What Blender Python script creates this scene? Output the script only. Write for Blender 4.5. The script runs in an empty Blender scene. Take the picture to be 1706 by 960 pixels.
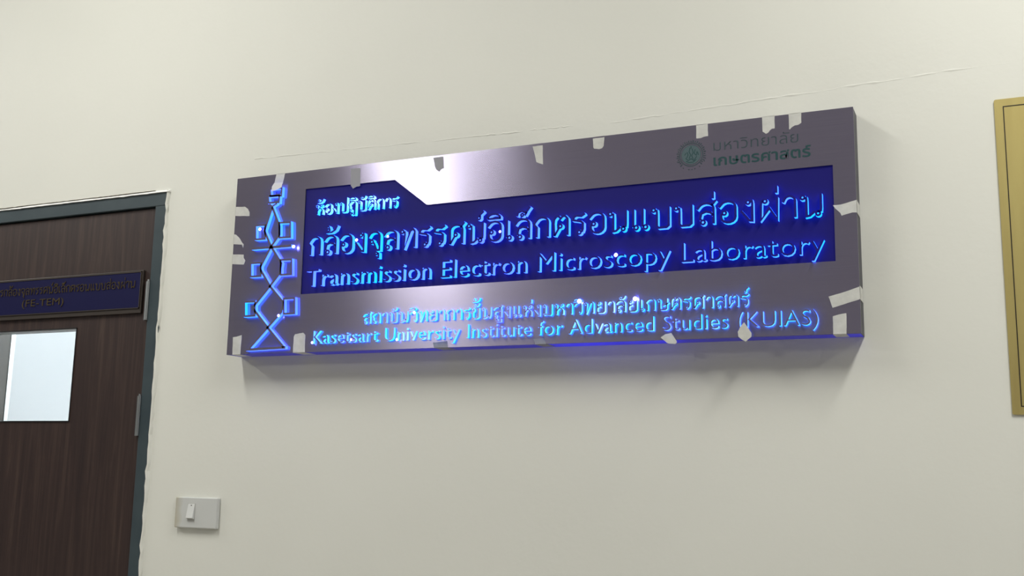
import bpy, bmesh, math, random
from mathutils import Vector, Matrix
random.seed(7)
C = bpy.context.scene.collection
SC = bpy.context.scene

# ------------------------------------------------------------------ camera
CAMP = Vector((0.0, -2.0, 1.40))
YAW, PITCH, ROLL = 0.42864767, 0.16821375, 0.01844343
cy, sy, cp, sp = math.cos(YAW), math.sin(YAW), math.cos(PITCH), math.sin(PITCH)
FWD = Vector((-sy*cp, cy*cp, sp)); R0 = Vector((cy, sy, 0)); U0 = R0.cross(FWD)
RT = R0*math.cos(ROLL) + U0*math.sin(ROLL); UP = -R0*math.sin(ROLL) + U0*math.cos(ROLL)
cam = bpy.data.objects.new('camera', bpy.data.cameras.new('camera')); C.objects.link(cam)
M = Matrix((RT, UP, -FWD)).transposed().to_4x4(); M.translation = CAMP
cam.matrix_world = M
cam.data.sensor_width = 36.0; cam.data.lens = 1782.4469/1706*36.0
cam.data.clip_start = 0.05; SC.camera = cam

# ------------------------------------------------------------------ world, lights, exposure
w = bpy.data.worlds.new('world'); SC.world = w; w.use_nodes = True
w.node_tree.nodes['Background'].inputs[0].default_value = (0.80, 0.85, 0.90, 1)
w.node_tree.nodes['Background'].inputs[1].default_value = 0.12
SC.view_settings.view_transform = 'Standard'; SC.view_settings.look = 'None'
SC.view_settings.gamma = 1.0; SC.view_settings.exposure = 0.0; SC.view_settings.use_curve_mapping = False

def area(name, loc, sx, sy_, power, col, rot=(0, 0, 0)):
    l = bpy.data.lights.new(name, 'AREA'); l.shape = 'RECTANGLE'; l.size = sx; l.size_y = sy_
    l.energy = power; l.color = col
    o = bpy.data.objects.new(name, l); o.location = loc; o.rotation_euler = rot; C.objects.link(o); return o
CEIL = 3.40
LAMPS = [(-1.95, -1.30, 0.26, 1.2, 23), (0.55, -1.15, 0.26, 1.2, 36), (-4.4, -1.1, 0.26, 1.2, 44), (-3.50, -4.2, 0.24, 1.2, 40), (2.4, -1.2, 0.26, 1.2, 19)]  # last lamp is added, unseen, to brighten the right wall
for lx, ly, a, b, pw in LAMPS:
    area('ceiling_lamp_light', (lx, ly, CEIL-0.075), a-0.03, b-0.04, pw, (1.0, 0.99, 0.94))
area('laboratory_lamp_light', (-3.6, 1.5, CEIL-0.075), 1.2, 1.0, 1250, (0.88, 0.94, 1.0))

# ------------------------------------------------------------------ materials
def mat(name, col, rough=0.5, metal=0.0, **k):
    m = bpy.data.materials.new(name); m.use_nodes = True
    b = m.node_tree.nodes['Principled BSDF']
    b.inputs['Base Color'].default_value = (*col, 1); b.inputs['Roughness'].default_value = rough
    b.inputs['Metallic'].default_value = metal
    for kk, v in k.items(): b.inputs[kk.replace('_', ' ')].default_value = v
    return m
def nd(m, t, **k):
    n = m.node_tree.nodes.new(t)
    for kk, v in k.items():
        if hasattr(n, kk): setattr(n, kk, v)
        else: n.inputs[kk.replace('_', ' ')].default_value = v
    return n
def ln(m, a, ao, b, bi): m.node_tree.links.new(a.outputs[ao], b.inputs[bi])
def coords(m, scale=(1, 1, 1), rot=(0, 0, 0)):
    g = nd(m, 'ShaderNodeNewGeometry'); mp = nd(m, 'ShaderNodeMapping')
    mp.inputs['Scale'].default_value = scale; mp.inputs['Rotation'].default_value = rot
    ln(m, g, 'Position', mp, 'Vector'); return mp
def ramp(m, src, so, stops):
    r = nd(m, 'ShaderNodeValToRGB'); e = r.color_ramp.elements
    while len(e) < len(stops): e.new(0.5)
    for i, (p, c) in enumerate(stops):
        e[i].position = p; e[i].color = (*c, 1)
    ln(m, src, so, r, 'Fac'); return r
def bsdf(m): return m.node_tree.nodes['Principled BSDF']
def noise_col(m, scale, stops, mscale=(1, 1, 1), detail=4):
    c = coords(m, mscale); n = nd(m, 'ShaderNodeTexNoise', Scale=scale, Detail=detail); ln(m, c, 'Vector', n, 'Vector')
    r = ramp(m, n, 'Fac', stops); ln(m, r, 'Color', bsdf(m), 'Base Color'); return n
def bump(m, scale, strength, dist=0.002, mscale=(1, 1, 1), detail=5, prev=None):
    c = coords(m, mscale); n = nd(m, 'ShaderNodeTexNoise', Scale=scale, Detail=detail); ln(m, c, 'Vector', n, 'Vector')
    b = nd(m, 'ShaderNodeBump', Strength=strength, Distance=dist); ln(m, n, 'Fac', b, 'Height')
    if prev: ln(m, prev, 'Normal', b, 'Normal')
    ln(m, b, 'Normal', bsdf(m), 'Normal'); return b

M_WALL = mat('painted_plaster', (0.74, 0.72, 0.64), 0.55, Specular_IOR_Level=0.3)
noise_col(M_WALL, 1.6, [(0.3, (0.765, 0.765, 0.70)), (0.7, (0.80, 0.80, 0.735))])
b1 = bump(M_WALL, 2.6, 0.3, 0.008, detail=3)
b2 = bump(M_WALL, 60, 0.30, 0.0012, (1, 1, 1), 6, b1)

M_CEIL = mat('ceiling_paint', (0.42, 0.42, 0.41), 0.8)
M_FLOOR = mat('floor_tile', (0.42, 0.40, 0.36), 0.35); noise_col(M_FLOOR, 12, [(0.3, (0.38, 0.36, 0.32)), (0.7, (0.46, 0.44, 0.40))])
M_DIM = mat('corridor_far_paint', (0.30, 0.29, 0.30), 0.8)
M_LAB = mat('laboratory_paint', (0.86, 0.87, 0.88), 0.7)
M_FRAME = mat('slate_gloss_paint', (0.048, 0.068, 0.078), 0.35)
noise_col(M_FRAME, 9, [(0.3, (0.040, 0.058, 0.068)), (0.7, (0.058, 0.080, 0.090))]); bump(M_FRAME, 40, 0.25, 0.001)
M_WOOD = mat('walnut_laminate', (0.06, 0.035, 0.028), 0.45)
c = coords(M_WOOD, (26, 1, 1.1)); nz = nd(M_WOOD, 'ShaderNodeTexNoise', Scale=2.2, Detail=9, Roughness=0.68, Distortion=0.8); ln(M_WOOD, c, 'Vector', nz, 'Vector')
r = ramp(M_WOOD, nz, 'Fac', [(0.28, (0.020, 0.0105, 0.010)), (0.5, (0.036, 0.0195, 0.0165)), (0.66, (0.058, 0.035, 0.027)), (0.85, (0.075, 0.048, 0.037))])
ln(M_WOOD, r, 'Color', bsdf(M_WOOD), 'Base Color')
M_DARK = mat('dark_gap', (0.008, 0.008, 0.009), 0.8)
M_CAULK = mat('white_caulk', (0.95, 0.95, 0.93), 0.5); bump(M_CAULK, 50, 0.5, 0.002)
M_CRACK = mat('dark_crack', (0.32, 0.29, 0.24), 0.9)
M_HINGE = mat('satin_hinge_steel', (0.42, 0.44, 0.44), 0.35, 0.9)
M_GLASS = mat('clear_glass', (1, 1, 1), 0.02, Transmission_Weight=1.0, IOR=1.05)
M_GREY = mat('grey_jamb', (0.32, 0.35, 0.38), 0.6)

def steel(name, col, rough, an):
    m = mat(name, col, rough, 0.80, Anisotropic=an)
    t = nd(m, 'ShaderNodeCombineXYZ'); t.inputs[2].default_value = 1.0; ln(m, t, 'Vector', bsdf(m), 'Tangent')
    c = coords(m, (6, 1, 900)); n = nd(m, 'ShaderNodeTexNoise', Scale=1.0, Detail=3); ln(m, c, 'Vector', n, 'Vector')
    r = ramp(m, n, 'Fac', [(0.3, tuple(v*0.90 for v in col)), (0.7, col)])
    ln(m, r, 'Color', bsdf(m), 'Base Color'); return m
M_STEEL = steel('brushed_steel', (0.42, 0.385, 0.52), 0.21, 0.92)  # violet tint puts the letters' blue spill into the base colour
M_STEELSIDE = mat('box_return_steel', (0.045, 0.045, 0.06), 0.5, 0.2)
M_NAVY = mat('backlit_navy_acrylic', (0.012, 0.010, 0.10), 0.5, Specular_IOR_Level=0.15, Emission_Strength=1.0); bsdf(M_NAVY).inputs['Emission Color'].default_value = (0.001, 0.001, 0.045, 1)
M_NAVYFACE = mat('navy_letter_face', (0.013, 0.011, 0.12), 0.5, Specular_IOR_Level=0.15, Emission_Strength=1.0); bsdf(M_NAVYFACE).inputs['Emission Color'].default_value = (0.001, 0.001, 0.055, 1)
# edge-lit blue acrylic: the cut edges of the letters give off the light
def glow(name, stops, strength, scale=9):
    m = mat(name, (0.02, 0.03, 0.10), 0.4)
    c = coords(m); n = nd(m, 'ShaderNodeTexNoise', Scale=scale, Detail=2.5); ln(m, c, 'Vector', n, 'Vector')
    r = ramp(m, n, 'Fac', stops); ln(m, r, 'Color', bsdf(m), 'Emission Color')
    bsdf(m).inputs['Emission Strength'].default_value = strength; return m
M_GLOW = glow('lit_blue_acrylic', [(0.30, (0.040, 0.080, 1.0)), (0.48, (0.034, 0.115, 1.0)), (0.60, (0.016, 0.145, 1.0)), (0.70, (0.004, 0.185, 1.0))], 4.5, 8)
M_GLOWSM = glow('lit_cyan_acrylic', [(0.30, (0.055, 0.115, 1.0)), (0.46, (0.040, 0.165, 1.0)), (0.55, (0.010, 0.235, 1.0)), (0.70, (0.130, 0.260, 1.0))], 4.9, 12)
M_SIDEGLOW = glow('blue_leak_glow', [(0.36, (0.010, 0.007, 0.09)), (0.55, (0.013, 0.008, 0.24)), (0.66, (0.02, 0.015, 0.60))], 1.0, 2.2)  # own glow stands in for blue LED light leaking under the sign
M_LED = mat('led_white', (1, 1, 1), 0.5, Emission_Strength=40.0); bsdf(M_LED).inputs['Emission Color'].default_value = (0.10, 0.11, 1.0, 1)
M_TAPE = mat('masking_tape', (0.62, 0.62, 0.58), 0.6); noise_col(M_TAPE, 60, [(0.3, (0.55, 0.55, 0.52)), (0.7, (0.66, 0.66, 0.62))]); bump(M_TAPE, 90, 0.5, 0.001)
M_TAPEDIM = mat('translucent_tape', (0.30, 0.30, 0.33), 0.5)
M_LOGO = mat('green_print', (0.010, 0.058, 0.062), 0.5)
M_LOGODIM = mat('faded_green_print', (0.030, 0.062, 0.072), 0.5)
M_BRASS = mat('brushed_brass', (0.50, 0.40, 0.13), 0.5, 0.6)
noise_col(M_BRASS, 3, [(0.3, (0.47, 0.375, 0.14)), (0.7, (0.56, 0.47, 0.18))], (10, 1, 1))
M_BLACK = mat('black_enamel', (0.010, 0.007, 0.005), 0.5)
M_PLATEBLUE = mat('blue_enamel', (0.009, 0.009, 0.055), 0.4, Specular_IOR_Level=0.2)
M_BRONZE = mat('dull_bronze', (0.042, 0.032, 0.026), 0.45, 0.1)
M_GOLDTXT = mat('worn_gold_lettering', (0.16, 0.12, 0.06), 0.3, 0.7)
M_SWITCH = mat('ivory_switch_plastic', (0.62, 0.62, 0.58), 0.35)
c = coords(M_SWITCH, (1, 1, 1)); sx_ = nd(M_SWITCH, 'ShaderNodeSeparateXYZ'); ln(M_SWITCH, c, 'Vector', sx_, 'Vector')
n_ = nd(M_SWITCH, 'ShaderNodeTexNoise', Scale=35, Detail=3); ln(M_SWITCH, c, 'Vector', n_, 'Vector')
mr = nd(M_SWITCH, 'ShaderNodeMapRange'); mr.inputs['From Min'].default_value = -1.765; mr.inputs['From Max'].default_value = -1.72
ln(M_SWITCH, sx_, 'X', mr, 'Value')
ad = nd(M_SWITCH, 'ShaderNodeMath', operation='MULTIPLY_ADD'); ad.inputs[1].default_value = 0.5; ln(M_SWITCH, n_, 'Fac', ad, 0); ln(M_SWITCH, mr, 'Result', ad, 2)
r = ramp(M_SWITCH, ad, 'Value', [(0.3, (0.48, 0.44, 0.33)), (0.85, (0.62, 0.63, 0.61))]); ln(M_SWITCH, r, 'Color', bsdf(M_SWITCH), 'Base Color')
M_ROCKER = mat('white_rocker', (0.70, 0.71, 0.69), 0.3)
M_FIX = mat('fixture_white', (0.8, 0.8, 0.8), 0.4)
M_TUBE = mat('fluorescent_diffuser', (1, 1, 1), 0.5, Emission_Strength=6.0); bsdf(M_TUBE).inputs['Emission Color'].default_value = (1, 0.99, 0.92, 1)

# ------------------------------------------------------------------ helpers
def link(name, bm_or_me, m, parent=None, kind=None, label=None):
    if isinstance(bm_or_me, bmesh.types.BMesh):
        me = bpy.data.meshes.new(name); bm_or_me.normal_update(); bm_or_me.to_mesh(me); bm_or_me.free()
    else: me = bm_or_me
    if not isinstance(m, (list, tuple)): m = [m]
    if not me.materials:
        for x in m: me.materials.append(x)
    o = bpy.data.objects.new(name, me); C.objects.link(o)
    if parent:
        o.parent = parent
        pw = Vector(parent.location) if parent.type == 'EMPTY' else Vector((0, 0, 0))
        o.matrix_parent_inverse = Matrix.Translation(-pw)   # every mesh is written in world coordinates
    if kind: o['kind'] = kind
    if label: o['label'] = label
    return o
def thing(name, label, cat, loc, group=None):
    o = bpy.data.objects.new(name, None); C.objects.link(o); o.location = loc; o.empty_display_size = .05
    o['label'] = label; o['category'] = cat
    if group: o['group'] = group
    return o
def add_box(bm, x0, x1, y0, y1, z0, z1, bev=0.0):
    g = bmesh.ops.create_cube(bm, size=1.0)
    for v in g['verts']:
        v.co = Vector(((x0+x1)/2+v.co.x*(x1-x0), (y0+y1)/2+v.co.y*(y1-y0), (z0+z1)/2+v.co.z*(z1-z0)))
    if bev:
        es = list({e for v in g['verts'] for e in v.link_edges})
        bmesh.ops.bevel(bm, geom=es, offset=bev, segments=2, affect='EDGES', profile=0.5)
def box(*a, bev=0.0):
    bm = bmesh.new(); add_box(bm, *a, bev=bev); return bm
def add_prism(bm, pts, y0, y1):
    """polygon in x,z extruded from y0 (front) to y1 (back)"""
    f = [bm.verts.new((x, y0, z)) for x, z in pts]; b = [bm.verts.new((x, y1, z)) for x, z in pts]
    bm.faces.new(f); bm.faces.new(b[::-1])
    n = len(pts)
    for i in range(n):
        j = (i+1) % n; bm.faces.new((f[i], b[i], b[j], f[j]))
    bmesh.ops.recalc_face_normals(bm, faces=bm.faces[:])
def add_cyl(bm, p, r, h, axis='z', seg=16):
    g = bmesh.ops.create_cone(bm, cap_ends=True, segments=seg, radius1=r, radius2=r, depth=h)
    rot = {'z': Matrix(), 'y': Matrix.Rotation(math.pi/2, 4, 'X'), 'x': Matrix.Rotation(math.pi/2, 4, 'Y')}[axis]
    for v in g['verts']: v.co = rot @ v.co + Vector(p)
def plane_pt(px, py, Y=0.0):
    """a measured corner of the photograph as a point on the plane y = Y (used for the torn outlines of the tape)"""
    d = FWD*1782.4469 + RT*(px-853) + UP*(480-py); t = (Y-CAMP.y)/d.y
    return (CAMP.x+d.x*t, CAMP.z+d.z*t)

# strokes: swept ribbon with front face (slot 0) and side walls (slot 1)
def ribbon(bm, pts, wd, y0, y1, closed=False, ext=0.0):
    P = []
    for p in pts:
        p = Vector((p[0], p[1]))
        if not P or (p-P[-1]).length > wd*0.08: P.append(p)
    if closed and (P[0]-P[-1]).length < wd*0.1: P.pop()
    n = len(P)
    if n < 2: return
    L, Rr = [], []
    for i in range(n):
        if closed: a, b = P[i-1], P[(i+1) % n]
        else: a, b = P[max(i-1, 0)], P[min(i+1, n-1)]
        d0 = (P[i]-a).normalized() if (P[i]-a).length > 1e-9 else (b-P[i]).normalized()
        d1 = (b-P[i]).normalized() if (b-P[i]).length > 1e-9 else d0
        t = d0+d1
        t = t.normalized() if t.length > 0.2 else d1
        nrm = Vector((-t.y, t.x)); k = max(0.55, nrm.dot(Vector((-d1.y, d1.x))))
        off = nrm*(wd/2/k)
        L.append(P[i]+off); Rr.append(P[i]-off)
    v = []
    for q in (L, Rr):
        v.append([bm.verts.new((p.x, y0, p.y)) for p in q]); v.append([bm.verts.new((p.x, y1, p.y)) for p in q])
    lf, lb, rf, rb = v
    def face(vs, mi):
        try: f = bm.faces.new(vs); f.material_index = mi
        except ValueError: pass
    for i in range(n if closed else n-1):
        j = (i+1) % n
        face((lf[i], rf[i], rf[j], lf[j]), 0)
        face((lf[j], lb[j], lb[i], lf[i]), 1); face((rf[i], rb[i], rb[j], rf[j]), 1)
    if not closed:
        face((lf[0], lb[0], rb[0], rf[0]), 1); face((rf[-1], rb[-1], lb[-1], lf[-1]), 1)
def arc(cx, cy_, rx, ry, a0, a1, n=7):
    return [(cx+rx*math.cos(math.radians(a0+(a1-a0)*i/n)), cy_+ry*math.sin(math.radians(a0+(a1-a0)*i/n))) for i in range(n+1)]
def O(cx, cy_, r=0.10): return ('O', cx, cy_, r)
# looped Thai letters drawn as strokes on a consonant height of 1: (advance, strokes)
G = {
 'ก': (.72, [[(.16,0),(.16,.50),(.05,.66),(.10,.78)]+arc(.36,.74,.24,.26,160,0)+[(.60,0)]]),
 'ถ': (.74, [[(.13,.12),(.13,.50),(.05,.66),(.10,.78)]+arc(.38,.74,.24,.26,160,0)+[(.62,0)], O(.22,.10,.09)]),
 'ฏ': (.78, [[(.13,.12),(.13,.50),(.05,.66),(.10,.78)]+arc(.38,.74,.24,.26,160,0)+[(.62,-.18)], O(.22,.10,.09), [(.64,-.16),(.52,-.36),(.40,-.2),(.30,-.36),(.14,-.24)], [(.62,-.1),(.62,-.42)]]),
 'ข': (.72, [O(.15,.88),[(.25,.86),(.22,.70),(.13,.60),(.13,.12),(.24,0),(.46,0),(.58,.12),(.58,1)]]),
 'ง': (.60, [O(.30,.88,.09),[(.42,.98),(.44,.84),(.44,0),(.34,.02),(.06,.50)]]),
 'จ': (.68, [[(.04,.72),(.10,.84)]+arc(.32,.76,.24,.24,150,0)+[(.56,0),(.44,0),(.30,.42)], O(.21,.47,.09)]),
 'ต': (.76, [[(.13,0),(.30,.38)],O(.35,.48,.09),[(.13,0),(.10,.62),(.12,.84),(.22,.99),(.30,.97),(.37,.86),(.44,.97),(.54,.98),(.63,.84),(.64,.7),(.64,0)]]),
 'ศ': (.78, [[(.13,0),(.30,.38)],O(.35,.48,.09),[(.13,0),(.12,.60)]+arc(.38,.74,.26,.26,180,0)+[(.64,0)],[(.54,.84),(.72,1.12)]]),
 'ท': (.80, [O(.12,.88,.09),[(.23,.90),(.24,.70),(.24,0),(.48,.90),(.60,.98),(.67,.86),(.67,0)]]),
 'ห': (.80, [O(.12,.88,.09),[(.23,.90),(.24,.70),(.24,0)],[(.24,.34),(.48,.76)],O(.56,.87,.10),[(.42,.62),(.58,.52),(.66,.36),(.66,0)]]),
 'น': (.84, [O(.12,.88,.09),[(.23,.90),(.24,.70),(.24,0),(.34,.02),(.50,.20)],O(.60,.10,.09),[(.58,.19),(.69,.22),(.70,.36),(.70,1)]]),
 'ม': (.80, [O(.12,.88,.09),[(.23,.90),(.24,.70),(.24,.18)],O(.17,.10,.09),[(.26,.10),(.40,.06),(.60,.0),(.66,.1),(.66,1)]]),
 'บ': (.80, [O(.12,.88,.09),[(.23,.90),(.24,.70),(.24,.10),(.30,.01),(.58,.01),(.66,.10),(.66,1)]]),
 'ป': (.80, [O(.12,.88,.09),[(.23,.90),(.24,.70),(.24,.10),(.30,.01),(.58,.01),(.66,.10),(.66,1.45)]]),
 'ผ': (.80, [O(.26,.86,.09),[(.16,.92),(.13,.72),(.13,0),(.40,.52),(.66,0),(.66,1)]]),
 'ย': (.76, [O(.26,.88,.09),[(.17,.86),(.14,.70),(.20,.56),(.34,.52)],[(.22,.52),(.13,.42),(.13,.12),(.22,.01),(.52,.01),(.62,.12),(.62,1)]]),
 'ร': (.64, [O(.32,.10,.09),[(.42,.10),(.46,.26),(.46,.54),(.38,.64),(.10,.72),(.12,.88),(.22,.94),(.40,.90),(.54,1.02)]]),
 'ล': (.76, [[(.05,.72),(.12,.84)]+arc(.36,.74,.26,.26,150,0)+[(.62,0)],[(.60,.40),(.52,.54),(.36,.60),(.20,.52),(.16,.30),(.18,.2)],O(.25,.10,.10)]),
 'ส': (.76, [[(.05,.72),(.12,.84)]+arc(.36,.74,.26,.26,150,0)+[(.62,0)],[(.60,.40),(.52,.54),(.36,.60),(.20,.52),(.16,.30),(.18,.2)],O(.25,.10,.10),[(.54,.86),(.70,1.12)]]),
 'ว': (.66, [[(.04,.72),(.12,.86)]+arc(.30,.74,.24,.26,150,0)+[(.54,.14)],O(.44,.11,.10)]),
 'อ': (.72, [[(.04,.74),(.12,.86)]+arc(.34,.72,.26,.28,150,0)+[(.60,.26)]+arc(.36,.26,.24,.26,0,-180)+[(.12,.42)],O(.22,.46,.09)]),
 'ษ': (.84, [O(.12,.88,.09),[(.23,.90),(.24,.70),(.24,.10),(.30,.01),(.58,.01),(.66,.10),(.66,1)],O(.42,.42,.08),[(.50,.44),(.64,.46),(.78,.62)]]),
 'า': (.56, [[(.05,.72),(.10,.86)]+arc(.26,.76,.18,.24,150,0)+[(.44,0)]]),
 'เ': (.40, [[(.13,1),(.13,.12)],O(.23,.10,.10)]),
 'แ': (.74, [[(.13,1),(.13,.12)],O(.23,.10,.10),[(.47,1),(.47,.12)],O(.57,.10,.10)]),
}
MARK = {   # x measured back from the right stem, dy lifts a tone mark above a vowel
 'ั': lambda d: [O(-.34,1.24,.08),[(-.27,1.19),(-.18,1.16),(-.08,1.24),(.0,1.44)]],
 'ิ': lambda d: [[(-.54,1.16)]+arc(-.28,1.16,.26,.24,180,0)+[(.0,1.16),(-.54,1.16)]],
 '็': lambda d: [[(-.50,1.16),(-.46,1.36),(-.30,1.42),(-.14,1.30),(-.2,1.18)],O(-.30,1.22,.07),[(-.16,1.30),(.02,1.62)]],
 '่': lambda d: [[(-.03,1.20+d),(-.03,1.54+d)]],
 '้': lambda d: [O(-.40,1.46+d,.07),[(-.33,1.42+d),(-.32,1.28+d),(-.42,1.18+d),(-.22,1.2+d),(-.06,1.32+d),(.03,1.56+d)]],
 '์': lambda d: [O(-.18,1.26+d,.08),[(-.12,1.32+d),(-.14,1.42+d),(.02,1.60+d)]],
 'ุ': lambda d: [O(-.12,-.18,.07),[(-.03,-.14),(-.02,-.26),(-.02,-.46)]],
 'ู': lambda d: [O(-.34,-.18,.07),[(-.26,-.16),(-.26,-.40),(-.02,-.40),(-.02,-.14)]],
}
def thai_clusters(text):
    out = []; x = 0
    for ch in text:
        if ch in G:
            aw, st = G[ch]; out.append([x, aw, list(st), False, ch]); x += aw
        else:
            c_ = out[-1]; lift = .40 if (ch in '่้์' and c_[3]) else 0
            for s in MARK[ch](lift):
                rx = c_[1]-.13
                c_[2].append(('O', s[1]+rx, s[2], s[3]) if s[0] == 'O' else [(a+rx, b) for a, b in s])
            if ch in 'ัิ็': c_[3] = True
    return out, x
def thai_line(text, x0, x1, z0, h, wd, y_front, y_back, mats, parent, name='letter', single=False):
    cl, tot = thai_clusters(text); kx = (x1-x0)/(tot-.12)
    bm = None
    for (x, aw, st, _, ch) in cl:
        if bm is None: bm = bmesh.new()
        for s in st:
            if s[0] == 'O':
                cx, cz, rr = x0+(x+s[1])*kx, z0+s[2]*h, s[3]
                ribbon(bm, [(cx+rr*min(kx, h)*math.cos(a*math.pi/5), cz+rr*h*math.sin(a*math.pi/5)) for a in range(10)], wd*.85, y_front, y_back, True)
            else:
                ribbon(bm, [(x0+(x+a)*kx, z0+b*h) for a, b in s], wd, y_front, y_back)
        if not single: link(name, bm, mats, parent); bm = None
    if single: return link(name, bm, mats, parent, kind='stuff')
# letters of the built-in typeface, one mesh per letter
def font_mesh(s, ext, off):
    cu = bpy.data.curves.new('t', 'FONT'); cu.body = s; cu.extrude = ext; cu.offset = off; cu.resolution_u = 3
    ob = bpy.data.objects.new('t', cu); C.objects.link(ob)
    me = bpy.data.meshes.new_from_object(ob)
    bpy.data.objects.remove(ob); bpy.data.curves.remove(cu); return me
def xmax(s):
    me = font_mesh(s, 0, 0); r_ = max(v.co.x for v in me.vertices); bpy.data.meshes.remove(me); return r_
def font_line(clusters, x0, x1, z0, capref, cap, off, y_front, y_back, mats, parent, name='letter', space=0.0):
    base = xmax('|')
    adv = [0]; pre = ''
    for i, c_ in enumerate(clusters):
        pre += c_; adv.append(xmax(pre+'|')-base+space*(i+1))
    hm = font_mesh(capref, 0, off); hh = max(v.co.y for v in hm.vertices); bpy.data.meshes.remove(hm)
    kz = cap/hh; items = []
    for i, c_ in enumerate(clusters):
        if not c_.strip(): continue
        me = font_mesh(c_, 0.5, off); items.append((adv[i], me))
    lo = min(a+min(v.co.x for v in me.vertices) for a, me in items[:1]); hi = max(a+max(v.co.x for v in me.vertices) for a, me in items[-1:])
    kx = (x1-x0)/(hi-lo)
    for a, me in items:
        fn = [abs(p.normal.z) > .5 for p in me.polygons]
        for v in me.vertices:
            x, y, z = v.co
            v.co = Vector((x0+(x+a-lo)*kx, y_front+(0.5-z)*(y_back-y_front), z0+y*kz))
        me.materials.clear()
        for m_ in mats: me.materials.append(m_)
        for p, f in zip(me.polygons, fn): p.material_index = 0 if f else 1; p.use_smooth = False
        me.update(); link(name, me, mats, parent)

# ------------------------------------------------------------------ room shell
XL, XR, YB = -7.0, 3.0, -6.0
DOX0, DOX1, DOZ = -2.745, -1.855, 2.0696      # masonry opening that holds the door frame
bm = bmesh.new()
add_box(bm, DOX1, XR, 0, .14, 0, CEIL)
add_box(bm, XL, DOX0, 0, .14, 0, CEIL)
add_box(bm, DOX0, DOX1, 0, .14, DOZ, CEIL)
link('wall_front', bm, M_WALL, kind='structure')
link('floor', box(XL, XR, YB, 3.2, -.1, 0), M_FLOOR, kind='structure')
link('ceiling', box(XL, XR, YB, 3.2, CEIL, CEIL+.1), M_CEIL, kind='structure')
link('wall_opposite', box(XL, XR, YB-.1, YB, 0, CEIL), M_DIM, kind='structure')
link('wall_laboratory', box(XL, XR, 3.2, 3.3, 0, CEIL), M_LAB, kind='structure')
# raised plaster seams that cross the wall above the sign
def seam(pts, wd, name):
    bm = bmesh.new(); prev = None
    for i in range(61):
        t = i/60*(len(pts)-1); k = min(int(t), len(pts)-2); f = t-k
        x = pts[k][0]*(1-f)+pts[k+1][0]*f; z = pts[k][1]*(1-f)+pts[k+1][1]*f+random.uniform(-.0012, .0012)
        h = random.uniform(.0000, .0009); ww = wd*random.uniform(.6, 1.3)
        row = [bm.verts.new((x, .0005, z+ww)), bm.verts.new((x, -h, z+ww*.2)), bm.verts.new((x, .0005, z-ww))]
        if prev:
            for a in range(2): bm.faces.new((prev[a], prev[a+1], row[a+1], row[a]))
        prev = row
    bmesh.ops.recalc_face_normals(bm, faces=bm.faces[:])
    link(name, bm, M_WALL, kind='structure')
seam([(-.70, 2.106), (-.41, 2.114), (-.03, 2.126), (.6, 2.135)], .004, 'trim_1')
seam([(-1.6, 2.124), (-1.0, 2.112), (-.78, 2.110)], .003, 'trim_2')

# ------------------------------------------------------------------ door
door = bpy.data.objects.new('door_1', None); C.objects.link(door); door.location = (-2.3, 0, 0); door['kind'] = 'structure'
bm = bmesh.new()
add_box(bm, -1.895, -1.857, -.004, .13, 0, 2.0325, bev=.0015)
add_box(bm, -2.743, -2.705, -.004, .13, 0, 2.0325, bev=.0015)
add_box(bm, -2.743, -1.857, -.004, .13, 2.0325, 2.0675, bev=.0015)
link('door_frame', bm, M_FRAME, door)
bm = bmesh.new(); add_box(bm, -1.905, -1.8955, .055, .075, 0, 2.03); add_box(bm, -2.70, -1.8955, .055, .075, 2.02, 2.032)
link('door_stop', bm, M_DARK, door)
WX0, WX1, WZ0, WZ1 = -2.47, -2.131, 1.4998, 1.736
LX0, LX1, LZ1 = -2.7015, -1.8985, 2.029
bm = bmesh.new()
add_box(bm, LX0, WX0, .004, .044, .01, LZ1); add_box(bm, WX1, LX1, .004, .044, .01, LZ1)
add_box(bm, WX0, WX1, .004, .044, .01, WZ0); add_box(bm, WX0, WX1, .004, .044, WZ1, LZ1)
link('door_leaf', bm, M_WOOD, door)
bm = bmesh.new(); t_ = .006
add_box(bm, WX0, WX0+t_, .002, .046, WZ0, WZ1); add_box(bm, WX1-.002, WX1, .002, .012, WZ0, WZ1)
add_box(bm, WX0, WX1, .002, .046, WZ1-.0025, WZ1+.0005); add_box(bm, WX0, WX1, .002, .012, WZ0-.002, WZ0+.001)
link('window_bead', bm, M_DARK, door)
link('window_pane', box(WX0+.006, WX1-.0005, .022, .025, WZ0, WZ1-.003), M_GLASS, door)
for z0, z1 in ((1.7455, 1.8416), (1.4640, 1.5600), (.22, .316)):
    bm = bmesh.new(); add_box(bm, -1.9075, -1.8975, -.004, .004, z0, z1, bev=.001)
    add_cyl(bm, (-1.8975, -.006, (z0+z1)/2), .0048, z1-z0, 'z', 14)
    hg = link('hinge', bm, M_HINGE, door)
    bm = bmesh.new(); add_cyl(bm, (-1.8975, -.006, z1+.002), .0028, .005, 'z', 10); link('hinge_pin', bm, M_HINGE, hg)
bm = bmesh.new(); add_cyl(bm, (-2.64, -.02, 1.02), .012, .05, 'y', 16); add_box(bm, -2.65, -2.53, -.05, -.035, 1.01, 1.03, bev=.004)
link('door_handle', bm, M_HINGE, door)
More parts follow.
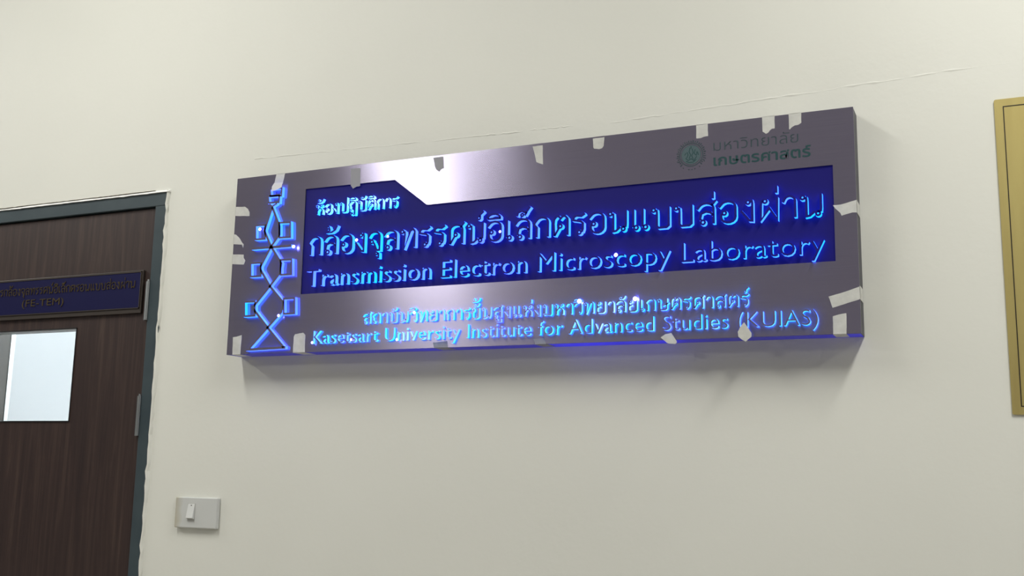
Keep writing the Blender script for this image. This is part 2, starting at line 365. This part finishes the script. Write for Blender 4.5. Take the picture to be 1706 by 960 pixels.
# irregular plaster bead round the frame, and the dark crack above it
def bead(p0, p1, n, wd, jit, yf, m, name, offdir):
    bm = bmesh.new(); A, B = Vector(p0), Vector(p1); prev = None; s = 0
    for i in range(n+1):
        c_ = A.lerp(B, i/n); s = s*.75+random.uniform(-jit, jit)
        o1 = Vector(offdir)*(wd+s); o0 = Vector(offdir)*(-abs(random.gauss(0, jit*.8)))
        a = c_+o0; b = c_+o1; mdl = (a+b)/2
        row = [bm.verts.new((a.x, yf-.001, a.y)), bm.verts.new((mdl.x, yf+.001, mdl.y)), bm.verts.new((b.x, .0006, b.y)), bm.verts.new((a.x, .004, a.y))]
        if prev:
            for k in range(4): bm.faces.new((prev[k], prev[(k+1) % 4], row[(k+1) % 4], row[k]))
        else: bm.faces.new(row[::-1])
        prev = row
    bm.faces.new(prev); bmesh.ops.recalc_face_normals(bm, faces=bm.faces[:])
    link(name, bm, m, kind='structure')
bead((-2.76, 2.0665), (-1.852, 2.0665), 90, .0065, .0006, -.007, M_CAULK, 'trim_3', (0, 1))
bead((-1.858, 0.0), (-1.858, 2.071), 120, .0045, .0022, -.006, M_WALL, 'trim_4', (1, 0))
bead((-2.76, 2.0735), (-1.90, 2.0735), 90, .0010, .0006, -.0045, M_CRACK, 'trim_5', (0, 1))
# what stands in the laboratory behind the glass
x_a, _ = plane_pt(20, 551, .5); x_b, _ = plane_pt(27.5, 551, .5)
cb = thing('dark_cabinet', 'dark tall cabinet edge seen through the left of the door window', 'cabinet', (x_a-.3, .7, 0))
link('cabinet_body', box(x_a-.6, x_a, .5, .9, 0, 2.3, bev=.004), M_DARK, cb)
link('side_panel', box(x_a+.0005, x_b, .5, .9, 0, 2.3, bev=.002), M_GREY, cb, label='light grey side panel')

# ------------------------------------------------------------------ lab name plate on the door
npl = thing('name_plate', 'narrow navy name plate with bronze edging on the brown door', 'sign', (-2.25, .002, 1.7645))
link('backing', box(-2.582, -1.9185, -.003, .0035, 1.7645, 1.8725, bev=.001), M_BRONZE, npl)
link('blue_panel', box(-2.572, -1.9255, -.0042, -.003, 1.7785, 1.8665), M_PLATEBLUE, npl)
bm = bmesh.new()
for a in ((-2.575, -1.923, -.0052, -.003, 1.8668, 1.8690), (-2.575, -1.923, -.0052, -.003, 1.7760, 1.7782), (-1.9252, -1.9230, -.0052, -.003, 1.7760, 1.8690), (-2.5772, -2.575, -.0052, -.003, 1.7760, 1.8690)): add_box(bm, *a)
link('raised_rim', bm, M_BRONZE, npl)
thai_line('ห้องปฏิบัติการกล้องจุลทรรศน์อิเล็กตรอนแบบส่องผ่าน', -2.56, -1.9415, 1.8290, .0175, .0017, -.0058, -.0042, [M_GOLDTXT, M_GOLDTXT], npl, 'gold_lettering', True)
font_line(list('(FE-TEM)'), -2.325, -2.178, 1.7975, 'H', .0180, -.005, -.0058, -.0042, [M_GOLDTXT, M_GOLDTXT], npl, 'gold_letter')

# ------------------------------------------------------------------ light switch
sw = thing('light_switch', 'white light switch with one small rocker low beside the door frame', 'switch', (-1.70, 0, 1.2547))
bm = bmesh.new(); add_box(bm, -1.7598, -1.6378, -.0105, 0, 1.2540, 1.3238, bev=.0022); link('switch_plate', bm, M_SWITCH, sw)
bm = bmesh.new(); add_prism(bm, [(-1.7222, 1.2700), (-1.7010, 1.2700), (-1.7010, 1.3100), (-1.7222, 1.3100)], -.0112, -.0100)
link('rocker_surround', bm, mat('rocker_surround_plastic', (.50, .50, .47), .4), sw)
bm = bmesh.new()
vs = [bm.verts.new(v) for v in [(-1.7212, -.0112, 1.3090), (-1.7020, -.0112, 1.3090), (-1.7212, -.0175, 1.2770), (-1.7020, -.0175, 1.2770), (-1.7212, -.0112, 1.2745), (-1.7020, -.0112, 1.2745)]]
for f in ((0, 1, 3, 2), (2, 3, 5, 4), (0, 2, 4), (1, 5, 3), (0, 4, 5, 1)): bm.faces.new([vs[i] for i in f])
bmesh.ops.recalc_face_normals(bm, faces=bm.faces[:])
rk = link('rocker', bm, M_ROCKER, sw)
bm = bmesh.new(); add_cyl(bm, (-1.7112, -.0120, 1.3052), .0013, .001, 'y', 10); link('indicator_dot', bm, M_BLACK, rk)

# ------------------------------------------------------------------ brass plaque
pq = thing('brass_plaque', 'gold brass plaque with thin black inner border at the right edge', 'plaque', (.22, 0, 1.5069))
def rrect(x0, x1, z0, z1, r_, n=5):
    p = []
    for cx, cz, a0 in ((x1-r_, z1-r_, 0), (x0+r_, z1-r_, 90), (x0+r_, z0+r_, 180), (x1-r_, z0+r_, 270)):
        p += [(cx+r_*math.cos(math.radians(a0+90*i/n)), cz+r_*math.sin(math.radians(a0+90*i/n))) for i in range(n+1)]
    return p
bm = bmesh.new(); add_prism(bm, rrect(.0180, .425, 1.5066, 2.0608, .003), -.003, 0); link('brass_sheet', bm, M_BRASS, pq)
bm = bmesh.new(); ribbon(bm, [(.0326, 1.5205), (.4104, 1.5205), (.4104, 2.0466), (.0326, 2.0466)], .0016, -.0034, -.0028, True)
link('border_line', bm, M_BLACK, pq)

# ------------------------------------------------------------------ the laboratory sign
SX0, SX1, SZ0, SZ1, F = -1.6036, -.2150, 1.6467, 2.0619, -.053
sg = thing('laboratory_sign', 'long brushed steel sign with glowing blue letters taped along its edges', 'sign', ((SX0+SX1)/2, 0, SZ0))
NAVY = [(-1.4075, 1.7770), (-.2545, 1.7785), (-.2540, 1.9565), (-1.0935, 1.9550), (-1.1750, 2.0180), (-1.4085, 2.0190)]
# face plate: 1.5 mm sheet with the panel cut out
bm = bmesh.new()
out = [(SX0, SZ0), (SX1, SZ0), (SX1, SZ1), (SX0, SZ1)]
def pv(p, y): return bm.verts.new((p[0], y, p[1]))
of, ob_ = [pv(p, F) for p in out], [pv(p, F+.002) for p in out]
nf, nb = [pv(p, F) for p in NAVY], [pv(p, F+.003) for p in NAVY]
for i in range(4): bm.faces.new((of[i], of[(i+1) % 4], ob_[(i+1) % 4], ob_[i]))
for i in range(6): bm.faces.new((nf[i], nb[i], nb[(i+1) % 6], nf[(i+1) % 6])).material_index = 1
for a in ((of[0], of[1], nf[1], nf[0]), (of[1], of[2], nf[2], nf[1]), (of[2], of[3], nf[4], nf[3], nf[2]), (of[3], nf[5], nf[4]), (of[3], of[0], nf[0], nf[5])): bm.faces.new(a)
for f in bm.faces:
    f.normal_update()
fp = link('face_plate', bm, [M_STEEL, M_STEELSIDE], sg)
# box returns behind the plate
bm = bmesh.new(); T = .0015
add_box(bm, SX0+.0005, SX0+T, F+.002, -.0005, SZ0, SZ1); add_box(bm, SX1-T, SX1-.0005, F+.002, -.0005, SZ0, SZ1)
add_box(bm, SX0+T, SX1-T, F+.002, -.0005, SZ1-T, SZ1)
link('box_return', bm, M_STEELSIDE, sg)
link('bottom_return', box(SX0+T, SX1-T, F+.002, -.0005, SZ0, SZ0+T), M_SIDEGLOW, sg, label='underside with blue light leak put in as glow')
bm = bmesh.new(); add_prism(bm, [(-1.412, 1.772), (-.25, 1.772), (-.25, 1.962), (-1.091, 1.960), (-1.172, 2.023), (-1.412, 2.023)], F+.0028, F+.006)
nv = link('navy_panel', bm, M_NAVY, sg)
NF, NBk = F+.0028-.0108, F+.0028       # letters stand on the navy panel
PF, PB = F-.0088, F                     # letters stand on the steel
NM, PM, SM = [M_NAVYFACE, M_GLOW], [M_STEEL, M_GLOW], [M_STEEL, M_GLOWSM]
thai_line('ห้องปฏิบัติการ', -1.3760, -1.1640, 1.9550, .0225, .0022, F-.0065, NBk, [M_NAVYFACE, M_GLOWSM], nv)
thai_line('กล้องจุลทรรศน์อิเล็กตรอนแบบส่องผ่าน', -1.3900, -.2745, 1.8625, .0405, .0046, NF, NBk, NM, nv)
font_line(list('Transmission Electron Microscopy Laboratory'), -1.3890, -.2720, 1.7920, 'H', .0375, -.008, NF, NBk, NM, nv, space=.01)
thai_line('สถาบันวิทยาการขั้นสูงแห่งมหาวิทยาลัยเกษตรศาสตร์', -1.2400, -.4100, 1.7035, .0215, .0024, F-.007, PB, SM, fp)
font_line(list('Kasetsart University Institute for Advanced Studies (KUIAS)'), -1.3660, -.2870, 1.6640, 'H', .0280, -.010, F-.007, PB, SM, fp, space=.01)

# printed university mark
font_line(['ม', 'ห', 'า', 'วิ', 'ท', 'ย', 'า', 'ลั', 'ย'], -.4724, -.3139, 2.0062, 'ก', .0160, -.014, F-.0004, F, [M_LOGODIM, M_LOGODIM], fp, 'printed_letter')
font_line(['เ', 'ก', 'ษ', 'ต', 'ร', 'ศ', 'า', 'ส', 'ต', 'ร์'], -.4728, -.2920, 1.9770, 'ก', .0162, .016, F-.0004, F, [M_LOGO, M_LOGO], fp, 'printed_letter')
bm = bmesh.new(); cx, cz = -.5160, 2.0036
circ = lambda r_, n=40: [(cx+r_*math.cos(2*math.pi*i/n), cz+r_*math.sin(2*math.pi*i/n)) for i in range(n)]
ribbon(bm, circ(.0225), .0016, F-.0004, F, True); ribbon(bm, circ(.0190), .0005, F-.0004, F, True)
for i in range(40):
    a = 2*math.pi*i/40
    if 4.0 < a < 5.4: continue
    r0, r1 = .0245, .0275 + (.0015 if i % 2 else 0)
    ribbon(bm, [(cx+r0*math.cos(a), cz+r0*math.sin(a)), (cx+r1*math.cos(a), cz+r1*math.sin(a))], .0016, F-.0004, F)
for a in (3.55, 3.95, 4.15, 4.55, 4.75, 4.95, 5.3, 5.75, 5.95):
    ribbon(bm, [(cx+.0295*math.cos(a-.03), cz+.0295*math.sin(a-.03)), (cx+.0295*math.cos(a+.03), cz+.0295*math.sin(a+.03))], .0015, F-.0004, F)
link('crest_ring', bm, M_LOGODIM, fp)
bm = bmesh.new()
for st in ([(-.010, -.012), (-.004, -.015), (.004, -.015), (.010, -.010)], [(-.011, -.006), (-.006, -.011), (.0, -.008), (.005, -.012), (.011, -.004)],
           [(-.002, .014), (-.004, .006), (-.001, 0), (-.004, -.008)], [(.002, .012), (.004, .004), (.001, -.002), (.004, -.009)], [(-.008, .006), (-.006, 0), (-.009, -.006)],
           [(.008, .010), (.006, .002), (.010, -.002), (.012, .006)], [(-.013, 0), (-.010, .004)], [(.014, -.002), (.013, .004)], [(0, .017), (0, .012)]):
    ribbon(bm, [(cx+a, cz+b) for a, b in st], .0016, F-.00045, F)
link('crest_figure', bm, M_LOGO, fp)
bm = bmesh.new(); add_prism(bm, circ(.0188, 32), F-.0002, F); link('crest_disc', bm, mat('crest_tint', (.075, .120, .135), .5), fp)

# microscope column drawn in lit strips
def S(px, py): return plane_pt(px-1.5, py-1, PF)
def strip(pts, wd=.0058, closed=False, label=None, name='lit_strip', dep=PF):
    bm = bmesh.new(); ribbon(bm, [S(*p) for p in pts], wd, dep, PB, closed); link(name, bm, PM, fp, label=label)
strip([(455, 346), (442, 386), (453, 412), (434, 448), (451, 478), (422, 514), (447, 547), (474, 580)])
strip([(455, 346), (467, 378), (467, 392), (453, 412), (470, 440), (467, 457), (451, 478), (473, 505), (470, 521), (447, 547), (417, 581)])
strip([(421, 415.5), (487, 410.5)], .0060)
strip([(411, 584), (477, 580)], .0060)
for (a, b, c_, d_) in ((427, 443, 376, 400), (467, 485, 371.5, 397), (419, 436, 439, 462), (469, 487, 433.5, 459), (408.5, 426, 503.5, 528), (474, 492, 498, 524)):
    strip([(a, c_+.8), (b, c_), (b, d_-.8), (a, d_)], .0046, True, name='lit_square')
strip([(448, 328), (467, 326), (466, 338), (449, 339)], .0046, True, name='lit_square')
strip([(451, 316), (471, 314), (470, 327), (452, 328)], .0046, True, name='lit_square')
strip([(450, 341), (455, 345), (463, 340)], .004)
# LED chips that show as white sparks
for k, (px, py, Y, rr) in enumerate(((594, 400, NF, .0032), (646, 394, NF, .0026), (833, 386, NF, .0026), (489, 411, PF, .0036), (433, 382, PF, .0036), (464, 526, PF, .003),
                      (1058, 498, F-.007, .0042), (1026, 425, NF, .0038), (965, 502, F-.007, .0042), (690, 521, F-.007, .003), (520, 571, F-.007, .0028), (585, 566, F-.007, .0026), (661, 566, F-.007, .0026))):
    x, z = plane_pt(px, py, Y); bm = bmesh.new(); bmesh.ops.create_icosphere(bm, subdivisions=2, radius=rr)
    for v in bm.verts: v.co = Vector((v.co.x+x, v.co.y*.5+Y, v.co.z+z))
    link('led_chip', bm, M_LED, sg)

# masking tape: torn pieces on the plate, most of them folded round its edge
def tape(pts, edge=None, m=M_TAPE, Y=F-.0004, lab=None):
    W_ = [plane_pt(px, py, Y) for px, py in pts]
    bm = bmesh.new()
    # jitter the torn outline a little and lift the free end
    Q = []
    for i, p in enumerate(W_):
        q = W_[(i+1) % len(W_)]; Q.append(p)
        n = int(math.dist(p, q)/.007)
        for k in range(1, n+1):
            f = k/(n+1); Q.append((p[0]*(1-f)+q[0]*f+random.uniform(-.0003, .0003), p[1]*(1-f)+q[1]*f+random.uniform(-.0003, .0003)))
    if edge == 'top': Q = [(x, min(z, SZ1+.0006)) for x, z in Q]
    if edge == 'bottom': Q = [(x, max(z, SZ0-.0006)) for x, z in Q]
    if edge == 'left': Q = [(max(x, SX0-.0006), z) for x, z in Q]
    if edge == 'right': Q = [(min(x, SX1+.0006), z) for x, z in Q]
    add_prism(bm, Q, Y, Y+.00035)
    xs = [q[0] for q in Q]; zs = [q[1] for q in Q]
    if edge == 'top':
        e = [x for x, z in Q if z > SZ1-.003] or xs; add_box(bm, min(e), max(e), Y, -.02, SZ1+.0001, SZ1+.0006)
    if edge == 'bottom':
        e = [x for x, z in Q if z < SZ0+.004] or xs; add_box(bm, min(e), max(e), Y, -.012, SZ0-.0006, SZ0-.0001)
    if edge == 'right':
        e = [z for x, z in Q if x > SX1-.004] or zs; add_box(bm, SX1+.0001, SX1+.0006, Y, -.012, min(e), max(e))
    if edge == 'left':
        e = [z for x, z in Q if x < SX0+.004] or zs; add_box(bm, SX0-.0006, SX0-.0001, Y, -.02, min(e), max(e))
    return link('masking_tape', bm, m, sg, label=lab)
tape([(461, 289), (475, 288), (471, 306), (464, 308), (457, 306)], 'top')
tape([(457, 305), (471, 304), (469, 312), (462, 316), (452, 319), (453, 311)], m=mat('crumpled_tape', (.74, .74, .80), .5), Y=PF-.002, lab='crumpled bright end of tape')
tape([(584.5, 281), (600.5, 280), (600, 310), (594, 311), (588, 314.4), (584.3, 309)], 'top', M_TAPEDIM)
tape([(722, 263), (738.5, 261), (739.5, 280), (735, 282), (732, 286), (727, 283), (724.5, 277.5)], 'top', M_TAPEDIM)
tape([(887.4, 244), (904, 242), (904.6, 274), (898, 272), (893.6, 270), (891, 258)], 'top')
tape([(987.6, 231), (1006.8, 228.5), (1005.6, 243), (1003, 247), (998, 248.5), (990, 248), (988.4, 246)], 'top')
tape([(1159.7, 209), (1179, 206), (1179.6, 226.8), (1172.4, 228), (1168, 230), (1160, 230.8)], 'top')
tape([(1269.4, 195), (1290.5, 192), (1290.5, 214), (1286, 214.5), (1282.7, 217), (1280, 221), (1276, 223), (1270.5, 219.5)], 'top')
tape([(1313.5, 189), (1334.6, 186), (1335, 204.5), (1330, 208), (1324, 209), (1319, 212), (1316, 215.6), (1314.5, 215)], 'top')
tape([(390, 345), (408, 344.5), (413, 348), (415.5, 353), (415.5, 360), (389, 360)], 'left')
tape([(388, 390), (393, 391), (399, 397), (403, 404), (406, 407), (405, 413), (403, 407.5), (386, 407)], 'left')
tape([(386, 424), (406, 424.5), (406, 430), (408.5, 434), (406, 441), (384, 440)], 'left')
tape([(387.9, 562), (393.7, 561.3), (402.5, 558.4), (402.5, 563), (400, 593), (387, 592)], 'bottom')
tape([(489.5, 561), (491.5, 557), (505, 554.5), (508.5, 558), (507.5, 590), (487.5, 591)], 'bottom')
tape([(721, 571), (745, 568.5), (746.7, 583), (724, 584)], 'bottom', M_TAPEDIM)
tape([(889, 565), (906, 563.5), (912, 578), (905, 581), (893, 579)], 'bottom', M_TAPEDIM)
tape([(1100.5, 562.3), (1108, 557), (1118.4, 555), (1123, 562), (1128, 570), (1125, 573.5), (1112, 572)], None, Y=F-.003)
tape([(1229, 553), (1233, 545), (1239.7, 537), (1246, 546), (1252, 555), (1252, 561), (1247, 565), (1242.5, 569.5), (1236, 566), (1230, 561)], None, Y=F-.010)
tape([(1387.6, 342), (1400, 341), (1414, 337), (1427.4, 333), (1432, 333.5), (1432, 354), (1420, 354), (1402, 359.5), (1400, 355), (1391, 347)], 'right')
tape([(1380.3, 494.3), (1410, 485.5), (1438, 475.5), (1438, 497), (1412, 505), (1387, 513)], 'right')
tape([(1387.5, 527), (1398, 524), (1410, 522), (1410.5, 562), (1388, 562)], 'bottom')

# ------------------------------------------------------------------ ceiling lamps of the corridor and the laboratory (above the frame), plus an added one at the far right
def lamp(lx, ly, a, b, label):
    t = thing('ceiling_lamp', label, 'lamp', (lx, ly, CEIL-.07), 'fluorescent lamps on the ceiling')
    bm = bmesh.new()
    for q in ((lx-a/2-.02, lx-a/2, ly-b/2-.02, ly+b/2+.02), (lx+a/2, lx+a/2+.02, ly-b/2-.02, ly+b/2+.02), (lx-a/2, lx+a/2, ly-b/2-.02, ly-b/2), (lx-a/2, lx+a/2, ly+b/2, ly+b/2+.02)):
        add_box(bm, *q, CEIL-.07, CEIL)
    link('lamp_housing', bm, M_FIX, t)
    link('diffuser', box(lx-a/2, lx+a/2, ly-b/2, ly+b/2, CEIL-.06, CEIL-.05), M_TUBE, t)
for (lx, ly, a, b, _), lb in zip(LAMPS, ('ceiling lamp nearest the door, in front of the sign', 'ceiling lamp in front of the brass plaque', 'ceiling lamp far left beyond the door', 'ceiling lamp near the opposite corridor wall', 'added unseen lamp brightening the far right of the wall')):
    lamp(lx, ly, a, b, lb)
lamp(-3.6, 1.5, 1.2, 1.0, 'wide ceiling lamp inside the laboratory')
